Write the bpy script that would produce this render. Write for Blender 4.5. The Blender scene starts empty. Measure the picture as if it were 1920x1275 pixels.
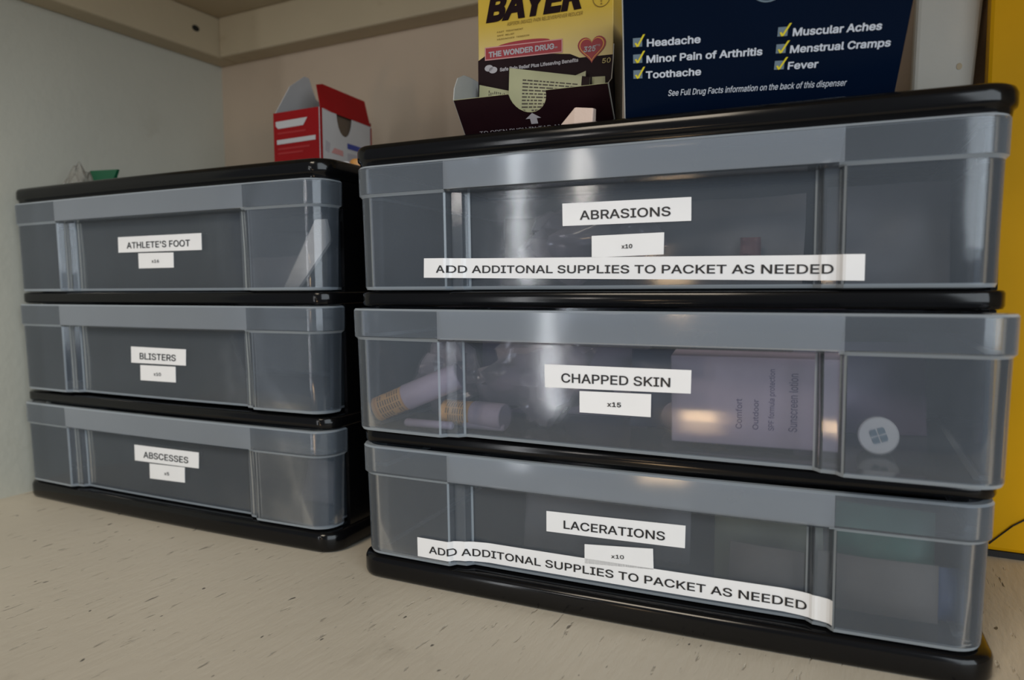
import bpy, bmesh, math, random, os
from mathutils import Vector, noise, Matrix
random.seed(7)
scene = bpy.context.scene
C = scene.collection

# ------------------------------------------------------------------ camera
CAM_Z, PITCH, ROLL, YAW, FPX = 0.19598, 0.07519, -0.00606, 0.46747, 1335.57
cam_data = bpy.data.cameras.new('camera')
cam_data.sensor_fit = 'HORIZONTAL'; cam_data.sensor_width = 36.0
cam_data.lens = FPX / 1920 * 36.0
cam_data.clip_start = 0.02; cam_data.clip_end = 50
cam_data.dof.use_dof = True
cam_data.dof.focus_distance = 0.44
cam_data.dof.aperture_fstop = 6.8
cam = bpy.data.objects.new('camera', cam_data); C.objects.link(cam)
cam.matrix_world = (Matrix.Translation((0, 0, CAM_Z)) @ Matrix.Rotation(YAW, 4, 'Z')
                    @ Matrix.Rotation(math.pi/2 - PITCH, 4, 'X') @ Matrix.Rotation(ROLL, 4, 'Z'))
scene.camera = cam

# ------------------------------------------------------------------ world, lights, exposure
world = bpy.data.worlds.new('room_light'); scene.world = world
world.use_nodes = True
world.node_tree.nodes['Background'].inputs[0].default_value = (0.80, 0.86, 0.95, 1)
world.node_tree.nodes['Background'].inputs[1].default_value = 0.20

def area(name, loc, target, sx, sy, power, col):
    l = bpy.data.lights.new(name, 'AREA'); l.shape = 'RECTANGLE'; l.size = sx; l.size_y = sy
    l.energy = power; l.color = col
    o = bpy.data.objects.new(name, l); C.objects.link(o); o.location = loc
    o.rotation_euler = (Vector(target) - Vector(loc)).to_track_quat('-Z', 'Y').to_euler()
    return o
area('window_light', (1.95, -1.7, 0.85), (-0.2, 0.45, 0.2), 2.5, 2.1, 64, (0.84, 0.93, 1.0))
area('doorway_light', (-1.11, -2.0, 0.10), (-0.17, 0.4, 0.2), 0.055, 1.5, 4.5, (0.95, 0.97, 1.0))
area('ceiling_lamp_light', (-0.5, -1.6, 1.7), (-0.2, 0.4, 0.15), 0.7, 0.7, 22, (1.0, 0.86, 0.68))
area('bulb_light', (-0.49, -2.0, 0.05), (-0.1, 0.4, 0.15), 0.07, 0.11, 0.45, (1.0, 0.70, 0.42))
area('table_lamp_light', (-0.42, -2.0, -0.58), (-0.1, 0.4, 0.1), 0.17, 0.22, 2.0, (1.0, 0.68, 0.38))
area('added_streak_light', (-0.80, -2.0, 0.55), (-0.1, 0.4, 0.2), 0.07, 0.30, 1.2, (1.0, 0.93, 0.86))  # small light added for a bright streak on the drawers, source unknown

vs = scene.view_settings
vs.view_transform = 'Standard'; vs.look = 'None'; vs.gamma = 1.0; vs.use_curve_mapping = False
vs.exposure = 0.0
scene.cycles.use_denoising = True
scene.cycles.transparent_max_bounces = 32
scene.cycles.max_bounces = 12
scene.cycles.caustics_reflective = False
scene.cycles.caustics_refractive = False

# ------------------------------------------------------------------ materials
def mat(name, col, rough=0.5, spec=0.5, coat=0.0, metallic=0.0, vary=0.06, scale=40, bump=0.0, bscale=300):
    m = bpy.data.materials.new(name); m.use_nodes = True
    nt = m.node_tree; N = nt.nodes; L = nt.links
    b = N['Principled BSDF']
    b.inputs['Roughness'].default_value = rough
    b.inputs['Specular IOR Level'].default_value = spec
    b.inputs['Coat Weight'].default_value = coat
    b.inputs['Coat Roughness'].default_value = 0.12
    b.inputs['Metallic'].default_value = metallic
    tc = N.new('ShaderNodeTexCoord')
    nz = N.new('ShaderNodeTexNoise'); nz.inputs['Scale'].default_value = scale; nz.inputs['Detail'].default_value = 4
    L.new(tc.outputs['Object'], nz.inputs['Vector'])
    r = N.new('ShaderNodeValToRGB')
    r.color_ramp.elements[0].position = 0.3; r.color_ramp.elements[1].position = 0.7
    r.color_ramp.elements[0].color = tuple(c*(1-vary) for c in col) + (1,)
    r.color_ramp.elements[1].color = tuple(min(1, c*(1+vary)) for c in col) + (1,)
    L.new(nz.outputs['Fac'], r.inputs[0]); L.new(r.outputs[0], b.inputs['Base Color'])
    if bump:
        n2 = N.new('ShaderNodeTexNoise'); n2.inputs['Scale'].default_value = bscale; n2.inputs['Detail'].default_value = 5
        L.new(tc.outputs['Object'], n2.inputs['Vector'])
        bp = N.new('ShaderNodeBump'); bp.inputs['Strength'].default_value = bump; bp.inputs['Distance'].default_value = 0.001
        L.new(n2.outputs['Fac'], bp.inputs['Height']); L.new(bp.outputs[0], b.inputs['Normal'])
    return m

def wall_paint(name, col, stain=(0.30, 0.25, 0.17), amount=0.25, seed=0.0):
    m = mat(name, col, rough=0.55, spec=0.35, vary=0.04, scale=9)
    nt = m.node_tree; N = nt.nodes; L = nt.links; b = N['Principled BSDF']
    tc = N.new('ShaderNodeTexCoord')
    mp = N.new('ShaderNodeMapping'); mp.inputs['Location'].default_value = (seed, seed*2, 0)
    L.new(tc.outputs['Object'], mp.inputs[0])
    n = N.new('ShaderNodeTexNoise'); n.inputs['Scale'].default_value = 14; n.inputs['Detail'].default_value = 8; n.inputs['Roughness'].default_value = 0.7
    L.new(mp.outputs[0], n.inputs['Vector'])
    r = N.new('ShaderNodeValToRGB'); r.color_ramp.elements[0].position = 0.60; r.color_ramp.elements[1].position = 0.80
    r.color_ramp.elements[0].color = (0, 0, 0, 1); r.color_ramp.elements[1].color = (amount,)*3 + (1,)
    L.new(n.outputs['Fac'], r.inputs[0])
    mx = N.new('ShaderNodeMix'); mx.data_type = 'RGBA'
    src = b.inputs['Base Color'].links[0].from_socket
    L.new(r.outputs[0], mx.inputs['Factor']); L.new(src, mx.inputs[6]); mx.inputs[7].default_value = stain + (1,)
    L.new(mx.outputs[2], b.inputs['Base Color'])
    n2 = N.new('ShaderNodeTexNoise'); n2.inputs['Scale'].default_value = 120; n2.inputs['Detail'].default_value = 6
    L.new(tc.outputs['Object'], n2.inputs['Vector'])
    bp = N.new('ShaderNodeBump'); bp.inputs['Strength'].default_value = 0.25; bp.inputs['Distance'].default_value = 0.0015
    L.new(n2.outputs['Fac'], bp.inputs['Height']); L.new(bp.outputs[0], b.inputs['Normal'])
    return m

def shelf_paint():
    # cream paint over plywood: grain cracks run along the depth (y), with dark specks
    m = mat('shelf_floor_paint', (0.63, 0.57, 0.465), rough=0.5, spec=0.4, vary=0.05, scale=6)
    nt = m.node_tree; N = nt.nodes; L = nt.links; b = N['Principled BSDF']
    tc = N.new('ShaderNodeTexCoord')
    src = b.inputs['Base Color'].links[0].from_socket
    def noise_n(sx, sy, scale, detail=5, loc=(0, 0, 0)):
        mp = N.new('ShaderNodeMapping'); mp.inputs['Scale'].default_value = (sx, sy, 1); mp.inputs['Location'].default_value = loc
        L.new(tc.outputs['Object'], mp.inputs[0])
        n = N.new('ShaderNodeTexNoise'); n.inputs['Scale'].default_value = scale; n.inputs['Detail'].default_value = detail
        n.inputs['Roughness'].default_value = 0.6
        L.new(mp.outputs[0], n.inputs['Vector']); return n
    def ramp(sock, p0, p1, v0, v1):
        r = N.new('ShaderNodeValToRGB'); r.color_ramp.elements[0].position = p0; r.color_ramp.elements[1].position = p1
        r.color_ramp.elements[0].color = (v0,)*3 + (1,); r.color_ramp.elements[1].color = (v1,)*3 + (1,)
        L.new(sock, r.inputs[0]); return r
    def mul(a, c):
        k = N.new('ShaderNodeMath'); k.operation = 'MULTIPLY'; L.new(a, k.inputs[0]); L.new(c, k.inputs[1]); return k.outputs[0]
    def over(base, fac, col):
        mx = N.new('ShaderNodeMix'); mx.data_type = 'RGBA'
        L.new(fac, mx.inputs['Factor']); L.new(base, mx.inputs[6]); mx.inputs[7].default_value = col + (1,)
        return mx.outputs[2]
    crack = ramp(noise_n(1, 0.17, 230, 3).outputs['Fac'], 0.64, 0.71, 0, 0.75)
    patch = ramp(noise_n(1, 1, 17, 3, (3, 1, 0)).outputs['Fac'], 0.48, 0.62, 0, 1)
    speck = ramp(noise_n(1, 0.55, 170, 1, (9, 4, 0)).outputs['Fac'], 0.745, 0.775, 0, 0.85)
    smudge = ramp(noise_n(1, 0.6, 20, 6, (1, 7, 0)).outputs['Fac'], 0.64, 0.76, 0, 0.35)
    col = over(src, smudge.outputs[0], (0.30, 0.26, 0.20))
    col = over(col, mul(crack.outputs[0], patch.outputs[0]), (0.09, 0.075, 0.06))
    col = over(col, speck.outputs[0], (0.05, 0.045, 0.04))
    L.new(col, b.inputs['Base Color'])
    grain = noise_n(1, 0.22, 150, 7)
    bp = N.new('ShaderNodeBump'); bp.inputs['Strength'].default_value = 0.40; bp.inputs['Distance'].default_value = 0.0016
    L.new(grain.outputs['Fac'], bp.inputs['Height'])
    bp2 = N.new('ShaderNodeBump'); bp2.inputs['Strength'].default_value = 0.8; bp2.inputs['Distance'].default_value = 0.001; bp2.invert = True
    L.new(crack.outputs[0], bp2.inputs['Height']); L.new(bp.outputs[0], bp2.inputs['Normal'])
    L.new(bp2.outputs[0], b.inputs['Normal'])
    return m

def frosted(name, col, clear, gloss_rough=0.09, ior=1.45, tint=(0.93, 0.96, 1.0), blur=0.0):
    # milky translucent polypropylene: clear part + milky scatter under a glossy skin
    m = bpy.data.materials.new(name); m.use_nodes = True
    nt = m.node_tree; N = nt.nodes; L = nt.links
    N.remove(N['Principled BSDF']); out = N['Material Output']
    tr = N.new('ShaderNodeBsdfTransparent'); tr.inputs[0].default_value = tint + (1,)
    df = N.new('ShaderNodeBsdfDiffuse'); df.inputs[0].default_value = col + (1,)
    tl = N.new('ShaderNodeBsdfTranslucent'); tl.inputs[0].default_value = col + (1,)
    m1 = N.new('ShaderNodeMixShader'); m1.inputs[0].default_value = 0.35
    L.new(df.outputs[0], m1.inputs[1]); L.new(tl.outputs[0], m1.inputs[2])
    m2 = N.new('ShaderNodeMixShader'); m2.inputs[0].default_value = clear
    rf = N.new('ShaderNodeBsdfRefraction'); rf.inputs['Color'].default_value = tint + (1,); rf.inputs['IOR'].default_value = 1.05; rf.inputs['Roughness'].default_value = 0.2
    m0 = N.new('ShaderNodeMixShader'); m0.inputs[0].default_value = blur
    L.new(tr.outputs[0], m0.inputs[1]); L.new(rf.outputs[0], m0.inputs[2])
    L.new(m1.outputs[0], m2.inputs[1]); L.new((m0 if blur else tr).outputs[0], m2.inputs[2])
    # cloudy variation in the milkiness
    tc = N.new('ShaderNodeTexCoord'); nz = N.new('ShaderNodeTexNoise'); nz.inputs['Scale'].default_value = 18; nz.inputs['Detail'].default_value = 3
    L.new(tc.outputs['Object'], nz.inputs['Vector'])
    mr = N.new('ShaderNodeMapRange'); mr.inputs[3].default_value = clear-0.02; mr.inputs[4].default_value = clear+0.02
    L.new(nz.outputs['Fac'], mr.inputs[0])
    lw = N.new('ShaderNodeLayerWeight'); lw.inputs[0].default_value = 0.5
    cs = N.new('ShaderNodeMath'); cs.operation = 'SUBTRACT'; cs.inputs[0].default_value = 1.08; L.new(lw.outputs['Facing'], cs.inputs[1])
    iv = N.new('ShaderNodeMath'); iv.operation = 'DIVIDE'; iv.inputs[0].default_value = 1.08; L.new(cs.outputs[0], iv.inputs[1])
    pw = N.new('ShaderNodeMath'); pw.operation = 'POWER'; L.new(mr.outputs[0], pw.inputs[0]); L.new(iv.outputs[0], pw.inputs[1])
    L.new(pw.outputs[0], m2.inputs[0])
    gl = N.new('ShaderNodeBsdfGlossy'); gl.inputs['Roughness'].default_value = gloss_rough
    fr = N.new('ShaderNodeFresnel'); fr.inputs[0].default_value = ior
    n2 = N.new('ShaderNodeTexNoise'); n2.inputs['Scale'].default_value = 26; n2.inputs['Detail'].default_value = 2
    L.new(tc.outputs['Object'], n2.inputs['Vector'])
    bp = N.new('ShaderNodeBump'); bp.inputs['Strength'].default_value = 0.05; bp.inputs['Distance'].default_value = 0.003
    L.new(n2.outputs['Fac'], bp.inputs['Height']); L.new(bp.outputs[0], gl.inputs['Normal'])
    m3 = N.new('ShaderNodeMixShader'); L.new(fr.outputs[0], m3.inputs[0])
    L.new(m2.outputs[0], m3.inputs[1]); L.new(gl.outputs[0], m3.inputs[2])
    L.new(m3.outputs[0], out.inputs['Surface'])
    return m

M = {}
M['floor'] = shelf_paint()
M['wall'] = wall_paint('cream_wall_paint', (0.54, 0.525, 0.445))
M['wall_back'] = wall_paint('cream_warm_lit_paint', (0.58, 0.46, 0.345), seed=4.0)  # browner cream: warm light on the back wall is put into the colour
M['trim'] = wall_paint('cream_trim_paint', (0.52, 0.43, 0.29), stain=(0.22, 0.15, 0.07), amount=0.6, seed=2.0)
M['post'] = wall_paint('white_post_paint', (0.60, 0.59, 0.54), stain=(0.25, 0.23, 0.2), amount=0.3, seed=6.0)
M['hole'] = mat('dark_hole', (0.012, 0.010, 0.008), rough=0.9)
M['black'] = mat('black_plastic', (0.0035, 0.0035, 0.004), rough=0.13, spec=0.32, vary=0.1, bump=0.02, bscale=40)
M['drawer'] = frosted('frosted_drawer_plastic', (0.51, 0.60, 0.715), 0.90, tint=(0.96, 0.97, 0.985), blur=0.2)
M['drawer_band'] = frosted('double_frosted_plastic', (0.64, 0.71, 0.80), 0.70, tint=(0.88, 0.91, 0.95), blur=0.2)
M['drawer_rib'] = frosted('ribbed_frosted_plastic', (0.58, 0.67, 0.78), 0.86, tint=(0.90, 0.92, 0.95), blur=0.2)
M['drawer_edge'] = frosted('bright_edge_plastic', (0.62, 0.70, 0.78), 0.55, tint=(0.85, 0.89, 0.93))  # milky edge plastic with caught light and highlights put into it
M['paper'] = mat('label_paper', (0.80, 0.80, 0.81), rough=0.32, spec=0.5, vary=0.015, scale=60)
M['ink'] = mat('black_ink', (0.012, 0.012, 0.014), rough=0.4)
M['blue'] = mat('navy_carton', (0.0007, 0.0052, 0.0185), rough=0.4, spec=0.08, vary=0.12, scale=12)
M['white_ink'] = mat('white_print', (0.62, 0.66, 0.74), rough=0.4, vary=0.02)
M['check_box'] = mat('grey_print', (0.16, 0.22, 0.27), rough=0.4, vary=0.05)
M['yellow_ink'] = mat('yellow_print', (0.75, 0.62, 0.03), rough=0.4, vary=0.03)
M['card'] = mat('raw_cardboard', (0.42, 0.42, 0.40), rough=0.7, vary=0.05)
M['maroon'] = mat('maroon_carton', (0.014, 0.004, 0.006), rough=0.5, spec=0.15, vary=0.15)
M['header'] = mat('yellow_carton', (0.72, 0.47, 0.05), rough=0.4, spec=0.4, vary=0.05)
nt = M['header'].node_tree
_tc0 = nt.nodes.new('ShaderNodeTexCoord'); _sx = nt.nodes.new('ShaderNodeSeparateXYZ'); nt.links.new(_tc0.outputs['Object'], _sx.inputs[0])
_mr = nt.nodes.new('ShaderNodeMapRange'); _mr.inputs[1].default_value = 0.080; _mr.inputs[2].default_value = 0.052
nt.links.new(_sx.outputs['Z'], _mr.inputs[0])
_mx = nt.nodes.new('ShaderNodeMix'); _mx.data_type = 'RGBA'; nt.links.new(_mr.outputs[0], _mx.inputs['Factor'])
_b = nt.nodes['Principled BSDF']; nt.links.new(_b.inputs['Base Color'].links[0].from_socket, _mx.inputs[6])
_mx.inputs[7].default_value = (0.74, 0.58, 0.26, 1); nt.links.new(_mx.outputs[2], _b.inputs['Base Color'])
M['red_print'] = mat('red_print', (0.36, 0.03, 0.04), rough=0.4)
M['pink_print'] = mat('pink_print', (0.62, 0.30, 0.28), rough=0.4)
M['olive_ink'] = mat('olive_print', (0.22, 0.13, 0.015), rough=0.5)
M['gold_ink'] = mat('gold_print', (0.45, 0.36, 0.14), rough=0.5)
M['grey_ink'] = mat('pale_grey_print', (0.45, 0.42, 0.44), rough=0.5)
M['sachet'] = mat('olive_sachet_foil', (0.40, 0.40, 0.235), rough=0.35, spec=0.5, vary=0.06)
M['sachet_ink'] = mat('sachet_ink', (0.06, 0.05, 0.035), rough=0.5)
M['pink_paper'] = mat('pinkish_paper', (0.68, 0.52, 0.43), rough=0.65, vary=0.05, bump=0.2, bscale=900)
M['red_card'] = mat('red_carton', (0.33, 0.006, 0.008), rough=0.5, spec=0.2, vary=0.06)
M['white_card'] = mat('white_carton', (0.58, 0.56, 0.55), rough=0.42, vary=0.03)
M['inner_card'] = mat('brown_inner_card', (0.13, 0.09, 0.06), rough=0.8, vary=0.06)
M['faint_red'] = mat('faint_red_print', (0.42, 0.035, 0.035), rough=0.5, spec=0.2)
M['navy_ink'] = mat('blue_print', (0.05, 0.07, 0.30), rough=0.4)
M['yellow_board'] = mat('yellow_paint', (0.74, 0.385, 0.003), rough=0.5, spec=0.15, vary=0.05, scale=14, bump=0.08, bscale=200)
M['rubber'] = mat('black_rubber', (0.012, 0.012, 0.012), rough=0.6)
M['orange'] = mat('orange_plastic', (0.75, 0.33, 0.07), rough=0.4)
M['orange_label'] = mat('orange_label_paper', (0.88, 0.50, 0.18), rough=0.5)
M['lavender'] = mat('lavender_plastic', (0.62, 0.52, 0.66), rough=0.35, vary=0.08)
M['purple'] = mat('purple_packet', (0.20, 0.155, 0.28), rough=0.4, vary=0.15)
M['navy_packet'] = mat('navy_packet', (0.05, 0.055, 0.11), rough=0.35, vary=0.15)
M['white_plastic'] = mat('white_plastic', (0.72, 0.70, 0.70), rough=0.35)
M['gauze'] = mat('white_gauze', (0.80, 0.76, 0.72), rough=0.85, vary=0.08, scale=160, bump=0.4, bscale=900)
M['dull_red'] = mat('dull_red_packet', (0.17, 0.06, 0.065), rough=0.6)
M['grey_packet'] = mat('grey_packet', (0.14, 0.135, 0.145), rough=0.45, vary=0.12)
M['green_packet'] = mat('green_packet', (0.02, 0.15, 0.10), rough=0.4, vary=0.2)
M['tan_packet'] = mat('tan_packet', (0.13, 0.112, 0.10), rough=0.6, vary=0.1)
M['olive_packet'] = mat('olive_packet', (0.13, 0.14, 0.08), rough=0.5, vary=0.1)
M['blue_packet'] = mat('blue_packet', (0.03, 0.07, 0.20), rough=0.4, vary=0.15)
M['bag'] = frosted('clear_bag_film', (0.92, 0.82, 0.95), 0.70, gloss_rough=0.10, ior=1.5, tint=(0.97, 0.95, 1.0))
M['green_film'] = mat('green_film', (0.004, 0.085, 0.035), rough=0.5)
M['wrapper'] = frosted('clear_wrapper_film', (0.50, 0.48, 0.42), 0.70, gloss_rough=0.2, tint=(1, 1, 1))

# ------------------------------------------------------------------ mesh helpers
class MB:
    def __init__(s): s.v = []; s.f = []; s.m = []
    def add(s, vs, fs, mi=0):
        o = len(s.v); s.v += [tuple(q) for q in vs]
        s.f += [tuple(i+o for i in f) for f in fs]; s.m += [mi]*len(fs)
        return s
    def box(s, x0, x1, y0, y1, z0, z1, mi=0):
        vs = [(x, y, z) for z in (z0, z1) for y in (y0, y1) for x in (x0, x1)]
        return s.add(vs, [(0, 2, 3, 1), (4, 5, 7, 6), (0, 1, 5, 4), (2, 6, 7, 3), (0, 4, 6, 2), (1, 3, 7, 5)], mi)
    def prism(s, pts, frame, t0, t1, mi=0):
        # pts: 2-D polygon; frame(x, y, d) -> 3-D; extruded from depth t0 to t1
        n = len(pts)
        vs = [frame(x, y, t0) for x, y in pts] + [frame(x, y, t1) for x, y in pts]
        fs = [tuple(range(n)), tuple(range(2*n-1, n-1, -1))] + [(i, (i+1) % n, n+(i+1) % n, n+i) for i in range(n)]
        return s.add(vs, fs, mi)
    def rings(s, rings, cap0=True, cap1=True, mi=0, closed=True):
        n = len(rings[0]); vs = [p for r in rings for p in r]; fs = []
        for k in range(len(rings)-1):
            for i in range(n if closed else n-1):
                j = (i+1) % n
                fs.append((k*n+i, k*n+j, (k+1)*n+j, (k+1)*n+i))
        if cap0: fs.append(tuple(range(n-1, -1, -1)))
        if cap1: fs.append(tuple((len(rings)-1)*n+i for i in range(n)))
        return s.add(vs, fs, mi)
    def tube(s, path, r, n=10, mi=0):
        rings = []
        for k, p in enumerate(path):
            p = Vector(p); a = Vector(path[max(0, k-1)]); b = Vector(path[min(len(path)-1, k+1)])
            t = (b-a).normalized(); u = t.orthogonal().normalized(); w = t.cross(u)
            rr = r[k] if isinstance(r, (list, tuple)) else r
            rings.append([tuple(p + rr*(math.cos(q)*u + math.sin(q)*w)) for q in [2*math.pi*i/n for i in range(n)]])
        return s.rings(rings, mi=mi)

def build(name, mb, mats, parent=None, smooth=False, loc=None, rotz=None, recalc=True, autosmooth=None):
    me = bpy.data.meshes.new(name); me.from_pydata(mb.v, [], mb.f)
    for m in (mats if isinstance(mats, (list, tuple)) else [mats]): me.materials.append(m)
    me.polygons.foreach_set('material_index', mb.m)
    if recalc:
        bm = bmesh.new(); bm.from_mesh(me); bmesh.ops.recalc_face_normals(bm, faces=bm.faces[:]); bm.to_mesh(me); bm.free()
    if smooth:
        me.polygons.foreach_set('use_smooth', [True]*len(me.polygons))
        me.set_sharp_from_angle(angle=math.radians(autosmooth or 35))
    me.update()
    o = bpy.data.objects.new(name, me); C.objects.link(o)
    if parent: o.parent = parent
    if loc: o.location = loc
    if rotz is not None: o.rotation_euler = (0, 0, rotz)
    return o

def bevel(o, w, seg=2):
    b = o.modifiers.new('bevel', 'BEVEL'); b.width = w; b.segments = seg; b.limit_method = 'ANGLE'; b.angle_limit = math.radians(40)
    return o

def empty(name, loc, rotz=0.0):
    o = bpy.data.objects.new(name, None); C.objects.link(o); o.location = loc; o.rotation_euler = (0, 0, rotz)
    o.empty_display_size = 0.02
    return o
def tag(o, label, cat, group=None):
    o['label'] = label; o['category'] = cat
    if group: o['group'] = group
    return o
def struct(o, label=None):
    o['kind'] = 'structure'
    if label: o['label'] = label
    return o

# lettering: flat outlines of letters, scaled to a wanted width and capital height
try:
    FONT = bpy.data.fonts.load(os.path.join(bpy.utils.resource_path('LOCAL'), 'datafiles', 'fonts', 'Inter.woff2'))
except Exception:
    FONT = None
_tc = {}
from mathutils.geometry import delaunay_2d_cdt, interpolate_bezier
def glyphs(body, bold=0.0, shear=0.0, space=1.0):
    # outlines of the letters, thickened by bold, filled by winding number
    key = (body, bold, shear, space)
    if key in _tc: return _tc[key]
    cu = bpy.data.curves.new('lettering_curve', 'FONT'); cu.body = body; cu.size = 1.0
    if FONT: cu.font = FONT
    cu.space_character = space
    ob = bpy.data.objects.new('lettering_curve', cu); C.objects.link(ob)
    dg = bpy.context.evaluated_depsgraph_get()
    cc = ob.evaluated_get(dg).to_curve(dg)
    loops = []
    for sp in cc.splines:
        bz = sp.bezier_points; n = len(bz); pts = []
        for k in range(n):
            a, b = bz[k], bz[(k+1) % n]
            straight = (a.handle_right-a.co).cross(b.co-a.co).length < 1e-5 and (b.handle_left-b.co).cross(b.co-a.co).length < 1e-5
            seg = [a.co, b.co] if straight else interpolate_bezier(a.co, a.handle_right, b.handle_left, b.co, 5)
            pts += [(q[0], q[1]) for q in seg[:-1]]
        cl = []
        for q in pts:
            if not cl or (abs(q[0]-cl[-1][0]) + abs(q[1]-cl[-1][1])) > 1e-4: cl.append(q)
        if len(cl) > 2 and abs(cl[0][0]-cl[-1][0]) + abs(cl[0][1]-cl[-1][1]) < 1e-4: cl.pop()
        if len(cl) > 2: loops.append(cl)
    ob.to_curve_clear(); bpy.data.objects.remove(ob); bpy.data.curves.remove(cu)
    ar = lambda l: 0.5*sum(l[k][0]*l[(k+1) % len(l)][1]-l[(k+1) % len(l)][0]*l[k][1] for k in range(len(l)))
    sgn = 1 if max((ar(l) for l in loops), key=abs) > 0 else -1
    if bold:
        out = []
        for l in loops:
            n = len(l); o = []
            for k in range(n):
                p0, p1, p2 = Vector(l[k-1]), Vector(l[k]), Vector(l[(k+1) % n])
                d1 = (p1-p0).normalized(); d2 = (p2-p1).normalized()
                n1 = Vector((d1.y, -d1.x))*sgn; n2 = Vector((d2.y, -d2.x))*sgn
                m = n1+n2
                m = m/max(0.6, m.length**2/2) if m.length > 1e-6 else n1
                o.append((p1.x+m.x*bold, p1.y+m.y*bold))
            out.append(o)
        loops = out
    V = []; E_ = []
    for l in loops:
        o = len(V); V += [Vector(q) for q in l]; E_ += [(o+k, o+(k+1) % len(l)) for k in range(len(l))]
    v2, _, f2, *_r = delaunay_2d_cdt(V, E_, [], 0, 1e-6)
    faces = []
    def wind(x, y):
        w = 0
        for l in loops:
            n = len(l)
            for k in range(n):
                (xa, ya), (xb, yb) = l[k], l[(k+1) % n]
                if (ya <= y) != (yb <= y):
                    t = (y-ya)/(yb-ya)
                    if xa + t*(xb-xa) > x: w += 1 if yb > ya else -1
        return w
    for f in f2:
        cx = sum(v2[k].x for k in f)/len(f); cy = sum(v2[k].y for k in f)/len(f)
        if wind(cx, cy) != 0: faces.append(tuple(f))
    v = [(q.x + shear*q.y, q.y) for q in v2]
    used = {k for f in faces for k in f}
    x0 = min(v[k][0] for k in used); x1 = max(v[k][0] for k in used)
    idx = {k: i for i, k in enumerate(sorted(used))}
    vv = [(v[k][0]-x0, v[k][1]) for k in sorted(used)]
    _tc[key] = (vv, [tuple(idx[k] for k in f) for f in faces], x1-x0); return _tc[key]
CAP = 0.727   # capital height of the font at size 1
def put_text(mb, body, x0, y0, width, cap, frame, d, mi, bold=0.0, shear=0.0, centre=False, space=1.0):
    v, f, w = glyphs(body, bold, shear, space)
    sx = (width / w) if width else cap/CAP
    sy = cap/CAP
    xo = x0 - (w*sx/2 if centre else 0)
    mb.add([frame(xo + x*sx, y0 + y*sy, d) for x, y in v], f, mi)

# ------------------------------------------------------------------ the shelf compartment
XL, YB, ZT, ZC = -0.72452, 0.64458, 0.46683, 0.5125
XR, YF = 0.62, 0.10
mb = MB(); nx, ny = 2, 2
mb.box(XL-0.02, XR+0.02, YF, YB+0.02, -0.02, 0.0)
struct(build('floor', mb, M['floor']), 'cream painted plywood shelf with cracked grain')
struct(build('wall_left', MB().box(XL-0.02, XL, YF, YB+0.02, 0.0, ZC), M['wall']), 'cream painted side wall of the shelf compartment')
struct(build('wall_back', MB().box(XL, XR, YB, YB+0.02, 0.0, ZC), M['wall_back']), 'cream painted back wall of the shelf compartment')
struct(build('wall_right', MB().box(XR, XR+0.02, YF, YB+0.02, 0.0, ZC), M['wall']), 'cream painted far right side of the compartment')
struct(build('ceiling', MB().box(XL-0.02, XR+0.02, YF, YB+0.02, ZC, ZC+0.02), M['trim']), 'cream underside of the shelf above')
TT = 0.03
t1 = struct(bevel(build('trim_1', MB().box(XL, XL+TT, YF, YB, ZT, ZC), M['trim']), 0.0025), 'worn cream wooden batten along the left wall')
mbh = MB()
def hole(mb, y, z, r, mi=0):
    pts = [(y + r*math.cos(a)*1.15, z + r*math.sin(a)*0.8) for a in [2*math.pi*i/12 for i in range(12)]]
    mb.prism(pts, lambda a, b, d: (XL+TT+d, a, b), -0.001, 0.0006, mi)
hole(mbh, 0.583, 0.4905, 0.0042)
build('nail_hole', mbh, M['hole'], t1)
mbh = MB(); hole(mbh, 0.5625, 0.4745, 0.0016); hole(mbh, 0.556, 0.4785, 0.0009); build('nail_hole', mbh, M['trim'], t1)
struct(bevel(build('trim_2', MB().box(XL+TT, XR, YB-TT, YB, ZT, ZC), M['trim']), 0.0025), 'worn cream wooden batten along the back wall')
# painted post against the back wall
mb = MB()
x = lambda z: (0.0155 + 0.018*z, 0.0375 + 0.069*z)
y0, y1 = 0.6155, YB
vs = []
for z in (0.0, ZT):
    a, b = x(z); vs += [(a, y0, z), (b, y0, z), (b, y1, z), (a, y1, z)]
mb.add(vs, [(0, 1, 2, 3), (4, 7, 6, 5), (0, 4, 5, 1), (1, 5, 6, 2), (2, 6, 7, 3), (3, 7, 4, 0)])
tp = struct(bevel(build('trim_3', mb, M['post']), 0.004, 3), 'white painted post in front of the back wall')
for px_, pz_ in ((0.0515, 0.352), (0.0545, 0.402)):
    pts = [(px_ + 0.0018*math.cos(a), pz_ + 0.0024*math.sin(a)) for a in [2*math.pi*i/10 for i in range(10)]]
    build('paint_chip', MB().prism(pts, lambda a, b, d: (a, y0+d, b), -0.0004, 0.001), M['trim'], tp)

# yellow board at the right
yb_ = empty('yellow_board', (0.0668, 0.600, 0.0))
tag(yb_, 'tall yellow painted board standing upright at the right edge behind the drawers', 'board')
bevel(build('panel', MB().box(0, 0.30, 0, 0.0145, 0.0045, 0.46), M['yellow_board'], yb_), 0.003)
build('rubber_strip', MB().box(0.001, 0.299, 0.001, 0.0135, 0.0, 0.0045), M['rubber'], yb_)['label'] = 'black rubber strip along the bottom edge'
tag(build('cord', MB().tube([(0.080, 0.5988, 0.0098), (0.0935, 0.5988, 0.0248), (0.120, 0.5988, 0.0455), (0.17, 0.5988, 0.0725)], 0.00055, 8), M['rubber'], smooth=True),
    'thin black cord running up across the bottom of the yellow board', 'cord')

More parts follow.
